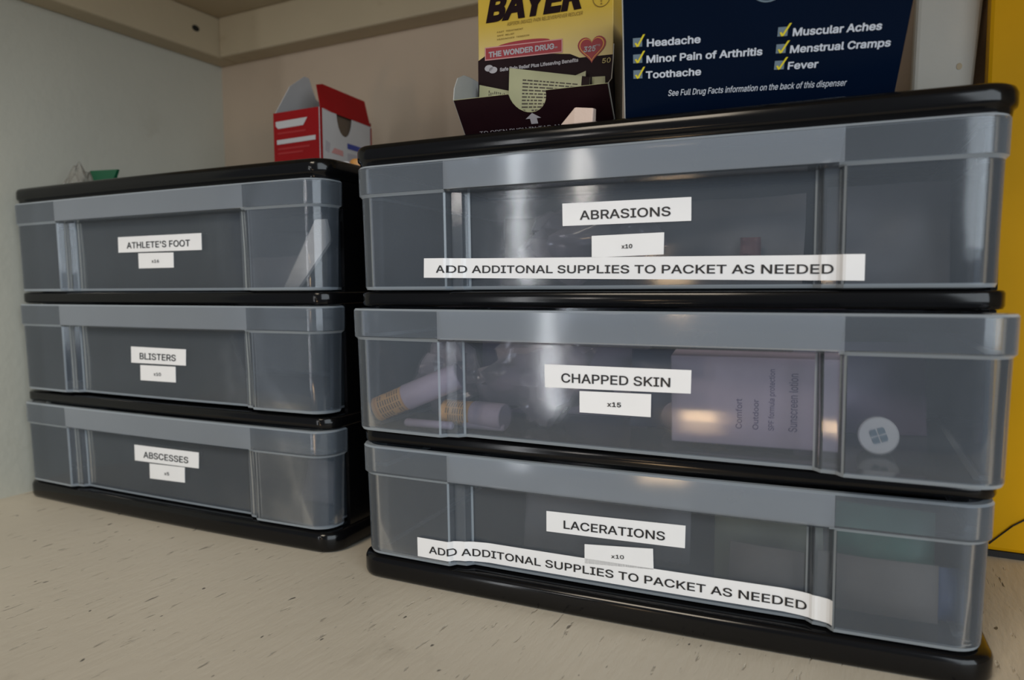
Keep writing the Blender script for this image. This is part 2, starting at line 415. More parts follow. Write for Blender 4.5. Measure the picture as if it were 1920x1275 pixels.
# ------------------------------------------------------------------ drawer units
W, H, BOW, RAD, DEP = 0.37, 0.28799, 0.0035, 0.0161, 0.200
def slab_outline(ins, w=W, dep=DEP, r=RAD, bow=BOW):
    x0, x1 = ins, w-ins; r = max(0.002, r-ins); pts = []
    N = 8
    rb = 0.008
    pts += [(x0, dep-ins-rb)]
    for i in range(N+1):
        t = math.pi/2*i/N; pts.append((x0+r-r*math.cos(t), ins+r-r*math.sin(t)))
    for i in range(1, 24): pts.append((x0+r+(x1-x0-2*r)*i/24, ins))
    for i in range(N+1):
        t = math.pi/2*i/N; pts.append((x1-r+r*math.sin(t), ins+r-r*math.cos(t)))
    pts += [(x1, dep-ins-rb), (x1-rb, dep-ins), (x0+rb, dep-ins)]
    return [(a, b - (bow*(1-(2*a/w-1)**2) if b < 0.05 else 0)) for a, b in pts]
def slab(profile):
    mb = MB(); mb.rings([[(a, b, z) for a, b in slab_outline(i)] for i, z in profile]); return mb

# drawer plan: front plate with rounded corners, recessed middle, narrower tub behind
SX = [(0.0727, 0.0), (0.0738, 0.0010), (0.0762, 0.0042), (0.0830, 0.0050), (0.0858, 0.0082), (0.0868, 0.009)]
def recess(u):
    u = min(u, W-u)
    if u <= SX[0][0]: return 0.0
    for (a, da), (b, db) in zip(SX, SX[1:]):
        if u <= b: return da + (db-da)*(u-a)/(b-a)
    return SX[-1][1]
def bowf(u): return BOW*(1-(2*u/W-1)**2)
DU0, DU1, DV, DR = 0.003, 0.367, -0.003, 0.0155
def drawer_ring(ins, rec, z):
    pts = []; x0, x1, r = DU0+ins, DU1-ins, DR-ins*0.5; N = 8
    pts += [(0.011+ins, 0.190-ins), (0.011+ins, 0.022-ins), (x0, 0.022-ins)]
    for i in range(N+1):
        t = math.pi/2*i/N; pts.append((x0+r-r*math.cos(t), DV+ins+r-r*math.sin(t)))
    us = [0.03, 0.045, 0.06] + [a for a, _ in SX] + [0.10+0.01*i for i in range(18)]
    us = sorted(us + [W-a for a, _ in SX] + [W-0.06, W-0.045, W-0.03])
    for u in us: pts.append((u, DV+ins))
    for i in range(N+1):
        t = math.pi/2*i/N; pts.append((x1-r+r*math.sin(t), DV+ins+r-r*math.cos(t)))
    pts += [(x1, 0.022-ins), (W-0.011-ins, 0.022-ins), (W-0.011-ins, 0.190-ins)]
    out = []
    for a, b in pts:
        if b < 0.020: b += -bowf(a) + (recess(a) if (rec and 0.03 < a < W-0.03) else 0)
        out.append((a, b, z))
    return out
BAND = 0.0195; DINS = 0.0018
def lip_ring(ins, z_side, z_mid):
    # inner wall behind the rim band: hangs down only behind the recessed middle
    out = []
    for a, b, z in drawer_ring(ins, False, z_side):
        k = recess(a)/SX[-1][1] if b < 0.020 else 0.0
        out.append((a, b + 0.0035*k, z_side + (z_mid-z_side)*(1.0 if k > 0.3 else 0.0)))
    return out
def drawer_mesh(z0, z1):
    zb = z1 - BAND
    R = [drawer_ring(0.0065, True, z0), drawer_ring(0.0035, True, z0+0.0007), drawer_ring(0.0028, True, z0+0.0026),
         drawer_ring(DINS+0.0006, True, (z0+zb)/2), drawer_ring(DINS, True, zb-0.0006), drawer_ring(DINS-0.0004, False, zb),
         drawer_ring(0.0003, False, zb+0.0012), drawer_ring(0.0, False, z1-0.0014), drawer_ring(0.0008, False, z1-0.0002),
         drawer_ring(0.0042, False, z1-0.0002), lip_ring(0.0046, z1-0.0010, zb+0.0015)]
    mb = MB(); mb.rings(R, cap0=True, cap1=False)
    n = len(R[0])
    for k in (0, 1, 4, 5, 7, 8):          # milkier rims: the light that thick edges collect is put into the plastic
        for i in range(n):
            u = (R[k][i][0] + R[k][(i+1) % n][0])/2
            if k in (4, 5) and 0.075 < u < W-0.075: continue
            mb.m[k*n+i] = 1
    for k in (6, 9):                      # the rim is doubled over the finger recess
        for i in range(n):
            u = (R[k][i][0] + R[k][(i+1) % n][0])/2
            if 0.0735 < u < W-0.0735 and R[k][i][1] < 0.02: mb.m[k*n+i] = 2
    for i in range(n):
        if mb.m[6*n+i] == 0: mb.m[6*n+i] = 3
    for k in (2, 3):                      # ribs at the bends, their edge highlights painted in as milky lines
        for i in range(n):
            u = (R[k][i][0] + R[k][(i+1) % n][0])/2
            um = min(u, W-u)
            if R[k][i][1] < 0.02 and um < 0.0868:
                if 0.0727 < um < 0.0738 or 0.0858 < um: mb.m[k*n+i] = 1
                elif 0.0762 < um < 0.0830: mb.m[k*n+i] = 3
    return mb
def front_v(u, z0, z1, z):      # depth of the lower drawer face
    t = max(0.0, min(1.0, (z-z0)/((z0+z1-BAND)/2 - z0)))
    return DV - bowf(u) + recess(u) + 0.0028 + (DINS+0.0006-0.0028)*t
def drape(u, z0, z1, z):        # a paper strip bridges the sharp bends
    s = [front_v(u+k*0.0015, z0, z1, z) for k in range(-8, 9)]
    return min(sum(s)/17, s[8]) - 0.0003

def label_strip(drawer, z0, z1, quad, texts, label):
    # quad: top-left, top-right, bottom-right, bottom-left in (u, z)
    (ax, az), (bx, bz), (cx, cz), (dx, dz) = quad
    wid = ((bx-ax)+(cx-dx))/2; hgt = ((az-dz)+(bz-cz))/2
    def frame(x, y, d):
        s, t = x/wid, y/hgt
        u = (dx+(cx-dx)*s)*(1-t) + (ax+(bx-ax)*s)*t
        z = (dz+(cz-dz)*s)*(1-t) + (az+(bz-az)*s)*t
        return (u, drape(u, z0, z1, z) - d, z)
    mb = MB(); n = max(6, int(wid/0.0014)); rows = 3
    for lay, d in ((0, 0.0003), (1, 0.0)):
        vs = [frame(wid*i/n, hgt*j/rows, d) for j in range(rows+1) for i in range(n+1)]
        fs = [(j*(n+1)+i, j*(n+1)+i+1, (j+1)*(n+1)+i+1, (j+1)*(n+1)+i) for j in range(rows) for i in range(n)]
        mb.add(vs, fs if lay == 0 else [tuple(reversed(f)) for f in fs], 0)
    K = (n+1)*(rows+1)
    rim = [i for i in range(n+1)] + [j*(n+1)+n for j in range(1, rows+1)] + [rows*(n+1)+i for i in range(n-1, -1, -1)] + [j*(n+1) for j in range(rows-1, 0, -1)]
    mb.f += [(rim[i], rim[(i+1) % len(rim)], rim[(i+1) % len(rim)]+K, rim[i]+K) for i in range(len(rim))]; mb.m += [0]*len(rim)
    for body, s0, s1, y0, cap, bold in texts:
        put_text(mb, body, s0*wid, y0*hgt, (s1-s0)*wid, cap*hgt, frame, 0.0007, 1, bold)
    o = build('label_strip', mb, [M['paper'], M['ink']], drawer, recalc=False); o['label'] = label
    return o

Z_DR = [(0.1935, 0.2738), (0.1030, 0.1826), (0.0168, 0.0915)]
def drawer_unit(loc, rz, label, drawers):
    t = empty('drawer_unit', loc, rz)
    tag(t, label, 'drawers', 'three-drawer plastic units')
    build('top_panel', slab([(0.006, 0.2738), (0.0022, 0.2742), (0.0018, 0.2770), (0.0003, 0.2782), (0.0, 0.2800), (0.0, 0.2845), (0.0010, 0.2868), (0.0030, 0.2879), (0.0060, H)]), M['black'], t, smooth=True, autosmooth=50)
    for za, zb in ((0.1832, 0.1930), (0.0920, 0.1010)):
        build('divider_shelf', slab([(0.005, za), (0.0025, za+0.0006), (0.0018, za+0.002), (0.0018, zb-0.0016), (0.0026, zb-0.0004), (0.006, zb)]), M['black'], t, smooth=True, autosmooth=50)
    build('base', slab([(0.003, 0.0), (0.0008, 0.0012), (0.0, 0.0035), (0.0, 0.0120), (0.0012, 0.0145), (0.004, 0.0158), (0.008, 0.0160)]), M['black'], t, smooth=True, autosmooth=50)
    for xa in (0.0035, W-0.0065):
        build('side_panel', MB().box(xa, xa+0.003, 0.0235, DEP-0.006, 0.0160, 0.2738), M['black'], t)
    build('back_panel', MB().box(0.0065, W-0.0065, DEP-0.0065, DEP-0.0035, 0.0160, 0.2738), M['black'], t)
    for (z0, z1), (pull, skew, strips) in zip(Z_DR, drawers):
        o = build('drawer', drawer_mesh(z0, z1), [M['drawer'], M['drawer_edge'], M['drawer_band'], M['drawer_rib']], t, smooth=True, autosmooth=22)
        s = o.modifiers.new('wall', 'SOLIDIFY'); s.thickness = 0.0016; s.offset = -1
        o.location = (0.002*(1 if skew else 0), -pull, 0); o.rotation_euler = (0, 0, skew)
        o['label'] = 'frosted translucent plastic drawer with a raised rim band'
        for quad, texts, lab in strips: label_strip(o, z0, z1, quad, texts, lab)
    return t

ADD = 'ADD ADDITONAL SUPPLIES TO PACKET AS NEEDED'
unitB = drawer_unit((-0.30961, 0.37559, 0), 0.05674, 'right-hand drawer unit with ABRASIONS, CHAPPED SKIN and LACERATIONS drawers', [
    (0.0, 0.0, [
        ([(0.1474, 0.2439), (0.2214, 0.2437), (0.2215, 0.2309), (0.1476, 0.2309)], [('ABRASIONS', 0.145, 0.850, 0.25, 0.545, 0.010)], 'white paper strip reading ABRASIONS'),
        ([(0.1653, 0.2246), (0.2069, 0.2252), (0.2067, 0.2131), (0.1653, 0.2122)], [('x10', 0.425, 0.575, 0.36, 0.25, 0.018)], 'small white paper tag reading x10'),
        ([(0.0583, 0.2138), (0.3065, 0.2107), (0.3065, 0.1977), (0.0579, 0.2017)], [(ADD, 0.036, 0.944, 0.27, 0.51, 0.010)], 'long white paper strip of instructions')]),
    (0.011, -0.030, [
        ([(0.1397, 0.1512), (0.2235, 0.1514), (0.2233, 0.1389), (0.1400, 0.1378)], [('CHAPPED SKIN', 0.125, 0.870, 0.25, 0.545, 0.010)], 'white paper strip reading CHAPPED SKIN'),
        ([(0.1612, 0.1368), (0.2022, 0.1374), (0.2020, 0.1248), (0.1612, 0.1246)], [('x15', 0.40, 0.595, 0.36, 0.28, 0.018)], 'small white paper tag reading x15')]),
    (0.0, 0.0, [
        ([(0.1370, 0.0596), (0.2205, 0.0614), (0.2203, 0.0484), (0.1370, 0.0470)], [('LACERATIONS', 0.135, 0.865, 0.25, 0.545, 0.010)], 'white paper strip reading LACERATIONS'),
        ([(0.1613, 0.0424), (0.2023, 0.0455), (0.2027, 0.0333), (0.1613, 0.0306)], [('x10', 0.40, 0.585, 0.40, 0.26, 0.010)], 'small white paper tag reading x10'),
        ([(0.0500, 0.0337), (0.2965, 0.0338), (0.2965, 0.0208), (0.0500, 0.0210)], [(ADD, 0.036, 0.950, 0.28, 0.51, 0.010)], 'long white paper strip of instructions')]),
])
unitA = drawer_unit((-0.71524, 0.38573, 0), 0.02241, "drawer unit in the left corner with ATHLETE'S FOOT, BLISTERS and ABSCESSES drawers", [
    (0.0, 0.0, [
        ([(0.1429, 0.2395), (0.2415, 0.2394), (0.2414, 0.2262), (0.1427, 0.2265)], [("ATHLETE'S FOOT", 0.115, 0.875, 0.25, 0.545, 0.010)], "white paper strip reading ATHLETE'S FOOT"),
        ([(0.1676, 0.2254), (0.2095, 0.2250), (0.2090, 0.2128), (0.1673, 0.2128)], [('x16', 0.39, 0.60, 0.36, 0.28, 0.01)], 'small white paper tag reading x16')]),
    (0.0, 0.0, [
        ([(0.1531, 0.1469), (0.2192, 0.1465), (0.2184, 0.1332), (0.1526, 0.1331)], [('BLISTERS', 0.17, 0.83, 0.25, 0.545, 0.010)], 'white paper strip reading BLISTERS'),
        ([(0.1638, 0.1315), (0.2064, 0.1318), (0.2058, 0.1187), (0.1632, 0.1185)], [('x10', 0.39, 0.60, 0.36, 0.28, 0.01)], 'small white paper tag reading x10')]),
    (0.0, 0.0, [
        ([(0.1516, 0.0620), (0.2292, 0.0625), (0.2284, 0.0492), (0.1514, 0.0482)], [('ABSCESSES', 0.15, 0.85, 0.25, 0.545, 0.010)], 'white paper strip reading ABSCESSES'),
        ([(0.1699, 0.0474), (0.2123, 0.0484), (0.2116, 0.0354), (0.1694, 0.0344)], [('x5', 0.43, 0.57, 0.36, 0.28, 0.01)], 'small white paper tag reading x5')]),
])

def uw(u, v, z, unit='B'):
    xo, yo, a = (-0.30961, 0.37559, 0.05674) if unit == 'B' else (-0.71524, 0.38573, 0.02241)
    return (xo + u*math.cos(a) - v*math.sin(a), yo + u*math.sin(a) + v*math.cos(a), z)

# ------------------------------------------------------------------ blue pain reliever dispenser on the right unit
YW, LEAN = math.radians(15), math.radians(33)
bd = empty('pain_reliever_dispenser', (-0.12548, 0.38905, H), YW)
tag(bd, 'navy blue pain reliever dispenser box with checklist, leaning forward on the right unit', 'box')
sl, cl = math.sin(LEAN), math.cos(LEAN)
def face(x, y, d): return (x, -y*sl - d*cl, y*cl - d*sl)     # d: out of the slanted face
HB = 0.082; WB = 0.1368
mb = MB()
top_y, top_z = -HB*sl, HB*cl
mb.add([(0, 0, 0), (WB, 0, 0), (WB, 0.075, 0), (0, 0.075, 0), (0, top_y, top_z), (WB, top_y, top_z), (WB, 0.075, top_z), (0, 0.075, top_z)],
       [(0, 3, 2, 1), (4, 5, 6, 7), (0, 1, 5, 4), (1, 2, 6, 5), (2, 3, 7, 6), (3, 0, 4, 7)])
bevel(build('carton_body', mb, M['blue'], bd), 0.0006)
mb = MB(); mb.add([face(0.0, 0.0005, 0.0002), face(0.0005, 0.0005, 0.0002), face(0.0005, HB, 0.0002), face(0.0, HB, 0.0002)], [(0, 1, 2, 3)])
build('worn_edge', mb, M['card'], bd)['label'] = 'pale worn edge of the carton'
rows = [0.0382, 0.0300, 0.0219]
mb = MB()
for body, x, y, w in (('Headache', 0.0123, rows[0], 0.0270), ('Minor Pain of Arthritis', 0.0121, rows[1], 0.0580), ('Toothache', 0.0117, rows[2], 0.0285),
                      ('Muscular Aches', 0.0838, rows[0], 0.0410), ('Menstrual Cramps', 0.0834, rows[1], 0.0468), ('Fever', 0.0832, rows[2], 0.0146)):
    put_text(mb, body, x, y, w, 0.0050, face, 0.0003, 0, bold=0.022)
put_text(mb, 'See Full Drug Facts information on the back of this dispenser', 0.0235, 0.0118, 0.0893, 0.0045, face, 0.0003, 0, bold=0.006, shear=0.18)
build('printed_text', mb, M['white_ink'], bd)['label'] = 'white printed text'
for cx in (0.0052, 0.0766):
    for y in rows:
        mb = MB(); mb.add([face(cx, y+0.0002, 0.0003), face(cx+0.0047, y+0.0002, 0.0003), face(cx+0.0047, y+0.0046, 0.0003), face(cx, y+0.0046, 0.0003)], [(0, 1, 2, 3)])
        build('check_square', mb, M['check_box'], bd)
        pts = [(0.0008, 0.0021), (0.0017, 0.0024), (0.0023, 0.0014), (0.0052, 0.0062), (0.0062, 0.0063), (0.0029, 0.0004), (0.0019, 0.0002)]
        mb = MB(); mb.add([face(cx+a, y+b, 0.0006) for a, b in pts], [(0, 1, 2, 6), (2, 3, 4, 5), (2, 5, 6)])
        build('check_mark', mb, M['yellow_ink'], bd)
mb = MB(); n = 40; ec = (0.0702, 0.0640); ro, ri = 0.0091, 0.0083
vs = []
for i in range(n):
    a = 2*math.pi*i/n
    vs += [face(ec[0]+ro*math.cos(a), ec[1]+ro*math.sin(a), 0.0003), face(ec[0]+ri*math.cos(a), ec[1]+ri*math.sin(a), 0.0003)]
mb.add(vs, [(2*i, 2*((i+1) % n), 2*((i+1) % n)+1, 2*i+1) for i in range(n)])
build('round_emblem', mb, M['check_box'], bd)

# ------------------------------------------------------------------ yellow aspirin carton with open tray
bc = empty('aspirin_carton', (-0.23606, 0.42083, H), 0.09165)
tag(bc, 'yellow and maroon aspirin dispenser carton with open front tray on the right unit', 'box')
def fr(x, y, d): return (x, -d, y)
WBay, HBay = 0.0906, 0.118
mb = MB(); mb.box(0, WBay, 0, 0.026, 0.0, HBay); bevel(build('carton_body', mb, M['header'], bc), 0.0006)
mb = MB()
mb.add([fr(a, b, 0.0003) for a, b in [(0, 0), (WBay, 0), (WBay, 0.0495), (0.0692, 0.0500), (0.0631, 0.0530), (0.018, 0.0592), (0.006, 0.0592), (0.0, 0.0560)]], [tuple(range(8))])
build('printed_band', mb, M['maroon'], bc)['label'] = 'dark maroon lower part of the print'
mb = MB()
mb.add([fr(a, b, 0.0005) for a, b in [(0.0050, 0.0556), (0.0582, 0.0545), (0.0582, 0.0630), (0.0050, 0.0640)]], [(0, 1, 2, 3)], 1)
mb.add([fr(a, b, 0.0006) for a, b in [(0.0057, 0.0563), (0.0575, 0.0552), (0.0575, 0.0623), (0.0057, 0.0633)]], [(0, 1, 2, 3)], 0)
mb.add([fr(0.0318+0.018*math.cos(a), 0.0633+0.0022*math.sin(a), 0.0004) for a in [math.pi*i/16 for i in range(17)]], [tuple(range(17))], 0)
def heart(k, cx, cy): 
    out = []
    for i in range(40):
        t = 2*math.pi*i/40
        out.append((cx + k*16*math.sin(t)**3, cy + k*(13*math.cos(t)-5*math.cos(2*t)-2*math.cos(3*t)-math.cos(4*t))))
    return out
for k, d, mi in ((0.00056, 0.0005, 0), (0.00050, 0.0006, 2), (0.00045, 0.0007, 0)):
    h = heart(k, 0.0771, 0.0550); mb.add([fr(0.0771, 0.0548, d)] + [fr(a, b, d) for a, b in h], [(0, i+1, (i+1) % 40+1) for i in range(40)], mi)
build('printed_badge', mb, [M['red_print'], M['pink_print'], M['orange']], bc)['label'] = 'red banner and heart-shaped badge'
mb = MB()
put_text(mb, 'BAYER', 0.0060, 0.0806, 0.0660, 0.0205, fr, 0.0006, 0, bold=0.045, shear=0.22)
mb2 = MB()
put_text(mb2, 'ASPIRIN (NSAID) PAIN RELIEVER/FEVER REDUCER', 0.0208, 0.0758, 0.0506, 0.0030, fr, 0.0006, 0, shear=0.15)
for i, (s, w) in enumerate((('FAST  TREATMENT', 0.0180), ('SAFE  RELIEF', 0.0120), ('HEADACHES  TENSION', 0.0222))):
    put_text(mb2, s, 0.0138, 0.0722-0.0023*i, w, 0.0012, fr, 0.0006, 0, bold=0.01)
vs = []
for i in range(32):
    a = 2*math.pi*i/32
    for r_ in (0.0056, 0.0052): vs.append(fr(0.0832+r_*math.cos(a), 0.0842+r_*math.sin(a), 0.0006))
mb2.add(vs, [(2*i, 2*((i+1) % 32), 2*((i+1) % 32)+1, 2*i+1) for i in range(32)])
put_text(mb2, 'BAYER', 0.0788, 0.0836, 0.0088, 0.0014, fr, 0.0006, 0, bold=0.01)
for i, ch in enumerate('BAYER'):
    if i != 2: put_text(mb2, ch, 0.0827, 0.0872-0.0018*i, 0.0011, 0.0014, fr, 0.0006, 0, bold=0.01)
build('brand_lettering', mb, M['maroon'], bc); build('printed_text', mb2, M['olive_ink'], bc)
mb = MB()
put_text(mb, 'THE WONDER DRUG', 0.0078, 0.0574, 0.0450, 0.0045, fr, 0.0008, 0, bold=0.035)
put_text(mb, '®', 0.0530, 0.0572, 0.0020, 0.0020, fr, 0.0008, 0)
put_text(mb, '325', 0.0720, 0.0528, 0.0078, 0.0044, fr, 0.0009, 0, bold=0.03, shear=0.15)
put_text(mb, 'mg', 0.0797, 0.0556, 0.0028, 0.0017, fr, 0.0009, 0)
put_text(mb, 'Safe Pain Relief Plus Lifesaving Benefits', 0.0156, 0.0476, 0.0530, 0.0029, fr, 0.0008, 0, bold=0.03)
for cx, cy in ((0.0078, 0.0505), (0.0108, 0.0490)):
    mb.add([fr(cx+0.0030*math.cos(a), cy+0.0021*math.sin(a), 0.0007) for a in [2*math.pi*i/16 for i in range(16)]], [tuple(range(16))])
build('printed_text', mb, M['grey_ink'], bc)
mb = MB(); put_text(mb, '50', 0.0838, 0.0448, 0.0054, 0.0040, fr, 0.0008, 0, bold=0.015, shear=0.1); build('printed_number', mb, M['gold_ink'], bc)
# tray: floor, front flap with thumb notch, side gussets
def flap(x, y, d):     # y runs up the leaning flap (0..1)
    top = 0.0222
    return (x, -0.0155 - 0.0208*y - d*0.7, top*y - d*0.7 + 0.0004)
build('tray_floor', MB().box(0.001, 0.0945, -0.0155, 0, 0.0, 0.0006), M['maroon'], bc)
pts = [(-0.0005, 0.0), (0.0962, 0.0), (0.0962, 1.0), (0.0592, 1.0)]
pts += [(0.0475+0.0117*math.cos(a), 1.0-0.43*math.sin(a)) for a in [math.pi*i/14 for i in range(1, 14)]]
pts += [(0.0358, 1.0), (-0.0005, 1.0)]
mb = MB(); n = len(pts)
vf = [flap(a, b, 0.0006) for a, b in pts]; vb = [flap(a, b, 0.0) for a, b in pts]
mb.add(vf, [tuple(range(n))], 0); mb.add(vb, [tuple(range(n-1, -1, -1))], 1)
mb.f += [(i, (i+1) % n, n+(i+1) % n, n+i) for i in range(n)]; mb.m += [1]*n
build('front_flap', mb, [M['maroon'], M['sachet']], bc, recalc=False)['label'] = 'maroon front flap with a thumb notch'
mb = MB()
put_text(mb, 'TO OPEN PUSH IN TAB AND TEAR', 0.0100, 0.185, 0.0700, 0.105, flap, 0.0009, 0, bold=0.005)
ar = [(0.0475, 0.56), (0.0525, 0.44), (0.0497, 0.44), (0.0497, 0.32), (0.0453, 0.32), (0.0453, 0.44), (0.0425, 0.44)]
mb.add([flap(a, b, 0.0009) for a, b in ar], [(0, 6, 5, 2, 1), (2, 5, 4, 3)])
build('printed_arrow', mb, M['grey_ink'], bc)['label'] = 'grey arrow and printed line on the flap'
for side, x0, x1 in ((0, 0.0, -0.0005), (1, WBay, 0.0962)):
    mb = MB(); e = 0.0006*(1 if side else -1)
    lst = [(x0, 0, 0.0), (x1, -0.0155, 0.0), (x1, -0.0363, 0.0226)]
    lst += ([(x0+0.003, -0.018, 0.030), (x0+0.001, -0.006, 0.044), (x0, 0, 0.056)] if side else [(x1, -0.0350, 0.030), (x1, -0.0300, 0.0375), (x1, -0.0210, 0.0415), (x0, -0.010, 0.0425), (x0, 0, 0.0425)])
    n = len(lst)
    mb.add([(a, b, c) for a, b, c in lst], [tuple(range(n))], 1 if side == 0 else 0)
    mb.add([(a+e, b, c) for a, b, c in lst], [tuple(range(n-1, -1, -1))], 0)
    mb.f += [(i, (i+1) % n, n+(i+1) % n, n+i) for i in range(n)]; mb.m += [1]*n
    build('side_gusset', mb, [M['maroon'], M['card']], bc, recalc=False)

# sachets standing in the tray
def sachet(name, label, u, v, quad, m=M['sachet'], lines=None, band=None, lean=0.10):
    # quad (x, z) around, in the carton's frame, standing at depth v
    rz = 0.09165; o = empty(name, (0, 0, 0))
    c, s = math.cos(rz), math.sin(rz)
    def F(x, y, d):
        yy = v - d + lean*(y-0.01)
        return (-0.23606 + c*x - s*yy, 0.42083 + s*x + c*yy, H + y)
    base = F((quad[0][0]+quad[1][0])/2, 0.0006, 0)
    o.location = base
    G = lambda x, y, d: tuple(Vector(F(x, y, d)) - Vector(base))
    (ax, az), (bx, bz), (cx, cz), (dx, dz) = quad     # bl, br, tr, tl
    mb = MB(); n, r = 8, 6; K = []
    for sgn in (1, -1):
        vs = []
        for j in range(r+1):
            for i in range(n+1):
                p, q = i/n, j/r
                x = (ax+(bx-ax)*p)*(1-q) + (dx+(cx-dx)*p)*q; z = (az+(bz-az)*p)*(1-q) + (dz+(cz-dz)*p)*q
                bul = 0.0011*math.sin(math.pi*p)**0.6*math.sin(math.pi*q)**0.6 + 0.0002
                vs.append(G(x, z, sgn*bul))
        fs = [(j*(n+1)+i, j*(n+1)+i+1, (j+1)*(n+1)+i+1, (j+1)*(n+1)+i) for j in range(r) for i in range(n)]
        mb.add(vs, fs if sgn == 1 else [tuple(reversed(f)) for f in fs])
    build('foil_pouch', mb, m, o, smooth=True, recalc=False)
    def Q(p, q, d):
        x = (ax+(bx-ax)*p)*(1-q) + (dx+(cx-dx)*p)*q; z = (az+(bz-az)*p)*(1-q) + (dz+(cz-dz)*p)*q
        bul = 0.0011*max(0, math.sin(math.pi*p))**0.6*max(0, math.sin(math.pi*q))**0.6
        return G(x, z, bul + 0.0003 + d)
    if lines:
        mb = MB(); p0, p1, q0, q1, cnt, vert = lines
        for k in range(cnt):
            f = (k+0.5)/cnt
            x = 0.0
            while x < 0.97:
                w = random.uniform(0.04, 0.13); e = min(1.0, x+w)
                if vert:
                    pa = p0+(p1-p0)*f; h = (p1-p0)/cnt*0.22
                    mb.add([Q(pa-h, q0+(q1-q0)*x, 0), Q(pa+h, q0+(q1-q0)*x, 0), Q(pa+h, q0+(q1-q0)*e, 0), Q(pa-h, q0+(q1-q0)*e, 0)], [(0, 1, 2, 3)])
                else:
                    qa = q1-(q1-q0)*f; h = (q1-q0)/cnt*0.22
                    mb.add([Q(p0+(p1-p0)*x, qa-h, 0), Q(p0+(p1-p0)*e, qa-h, 0), Q(p0+(p1-p0)*e, qa+h, 0), Q(p0+(p1-p0)*x, qa+h, 0)], [(0, 1, 2, 3)])
                x = e + 0.02
                if random.random() < 0.06: x += 0.1
        build('fine_print', mb, M['sachet_ink'], o)
    if band:
        mb = MB()
        for k in range(12):
            mb.add([Q(band[0]+(band[1]-band[0])*a, (k+b)/12, 0.0002) for a, b in ((0, 0), (1, 0), (1, 1), (0, 1))], [(0, 1, 2, 3)])
        build('dark_band', mb, M['maroon'], o)
    tag(o, label, 'sachet', 'sachets in the aspirin carton')
    return o
sachet('pill_sachet', 'olive foil sachet of fine print standing in front, behind the thumb notch', 0, -0.0150, [(0.0268, 0.003), (0.0780, 0.003), (0.0795, 0.0338), (0.0266, 0.0455)], lines=(0.18, 0.86, 0.12, 0.86, 14, False), band=(0.905, 1.0))
sachet('pill_sachet', 'olive sachet at the left end of the tray, printed with upright lines', 0, -0.0100, [(0.0040, 0.002), (0.0330, 0.002), (0.0300, 0.0310), (0.0040, 0.0385)], lines=(0.25, 0.95, 0.1, 0.93, 14, True))
sachet('pill_sachet', 'olive sachet corner rising behind the printed front sachet', 0, -0.0065, [(0.046, 0.003), (0.0740, 0.003), (0.0742, 0.0405), (0.0500, 0.0330)])
sachet('pill_sachet', 'short olive sachet at the right end of the tray', 0, -0.0115, [(0.0800, 0.002), (0.0895, 0.002), (0.0878, 0.0343), (0.0797, 0.0348)], lines=(0.1, 0.7, 0.3, 0.6, 4, False))

# pinkish folded paper tab at the lid's front edge
rzB = 0.05674
tab = build('folded_paper_tab', MB().add(
    [(0.0, -0.0010, 0.0), (0.0098, -0.0030, 0.0), (0.0206, -0.0024, 0.0), (0.0208, 0.0040, 0.0), (0.0098, 0.0040, 0.0), (0.0, 0.0030, 0.0),
     (0.0010, -0.0009, 0.0014), (0.0102, -0.0028, 0.0100), (0.0212, -0.0022, 0.0086), (0.0214, 0.0030, 0.0092), (0.0106, 0.0030, 0.0106), (0.0012, 0.0026, 0.0014)],
    [(0, 1, 7, 6), (1, 2, 8, 7), (2, 3, 9, 8), (3, 4, 10, 9), (4, 5, 11, 10), (5, 0, 6, 11), (6, 7, 10, 11), (7, 8, 9, 10), (0, 5, 4, 1), (1, 4, 3, 2)]), M['pink_paper'],
    loc=uw(0.1447, 0.0075, H+0.0002), rotz=rzB)
bevel(tab, 0.0007)
tag(tab, 'small pinkish folded paper tab lying in front of the aspirin carton', 'paper')

# ------------------------------------------------------------------ red carton on the left unit
rb = empty('red_carton', uw(0.2250, 0.105, H, 'A'), 0.02241-0.03)
tag(rb, 'small open red and white carton on the left drawer unit', 'box')
BW, BD, BH, TH = 0.0535, 0.072, 0.0665, 0.0008
def cardpanel(name, poly, frame, m_out, m_in, lab=None):
    mb = MB(); n = len(poly)
    mb.add([frame(a, b, TH) for a, b in poly], [tuple(range(n))], 0)
    mb.add([frame(a, b, 0) for a, b in poly], [tuple(range(n-1, -1, -1))], 1)
    mb.f += [(i, (i+1) % n, n+(i+1) % n, n+i) for i in range(n)]; mb.m += [0]*n
    o = build(name, mb, [m_out, m_in], rb, recalc=False)
    if lab: o['label'] = lab
    return o
rect = lambda a, b, c, d: [(a, c), (b, c), (b, d), (a, d)]
cardpanel('front_panel', rect(0, BW, 0, BH), lambda a, b, d: (a, -d, b), M['red_card'], M['inner_card'])
notch = [(0, 0), (BD, 0), (BD, BH-0.004), (0.044, BH-0.0025)] + [(0.033+0.0105*math.cos(t), BH-0.0025-0.018*math.sin(t)) for t in [math.pi*i/10 for i in range(1, 10)]] + [(0.022, BH-0.0015), (0, BH)]
cardpanel('side_panel', notch, lambda a, b, d: (BW+d, a, b), M['white_card'], M['inner_card'], 'white side panel with a thumb notch')
cardpanel('side_panel', rect(0, BD, 0, BH), lambda a, b, d: (-d, BD-a, b), M['red_card'], M['inner_card'])
cardpanel('back_panel', rect(0, BW, 0, BH), lambda a, b, d: (BW-a, BD+d, b), M['red_card'], M['inner_card'])
build('bottom_panel', MB().box(0, BW, 0, BD, 0, 0.0008), M['inner_card'], rb)
build('inner_panel', MB().box(BW-0.0035, BW-0.0025, 0.002, BD-0.002, 0.001, BH-0.001), M['inner_card'], rb)
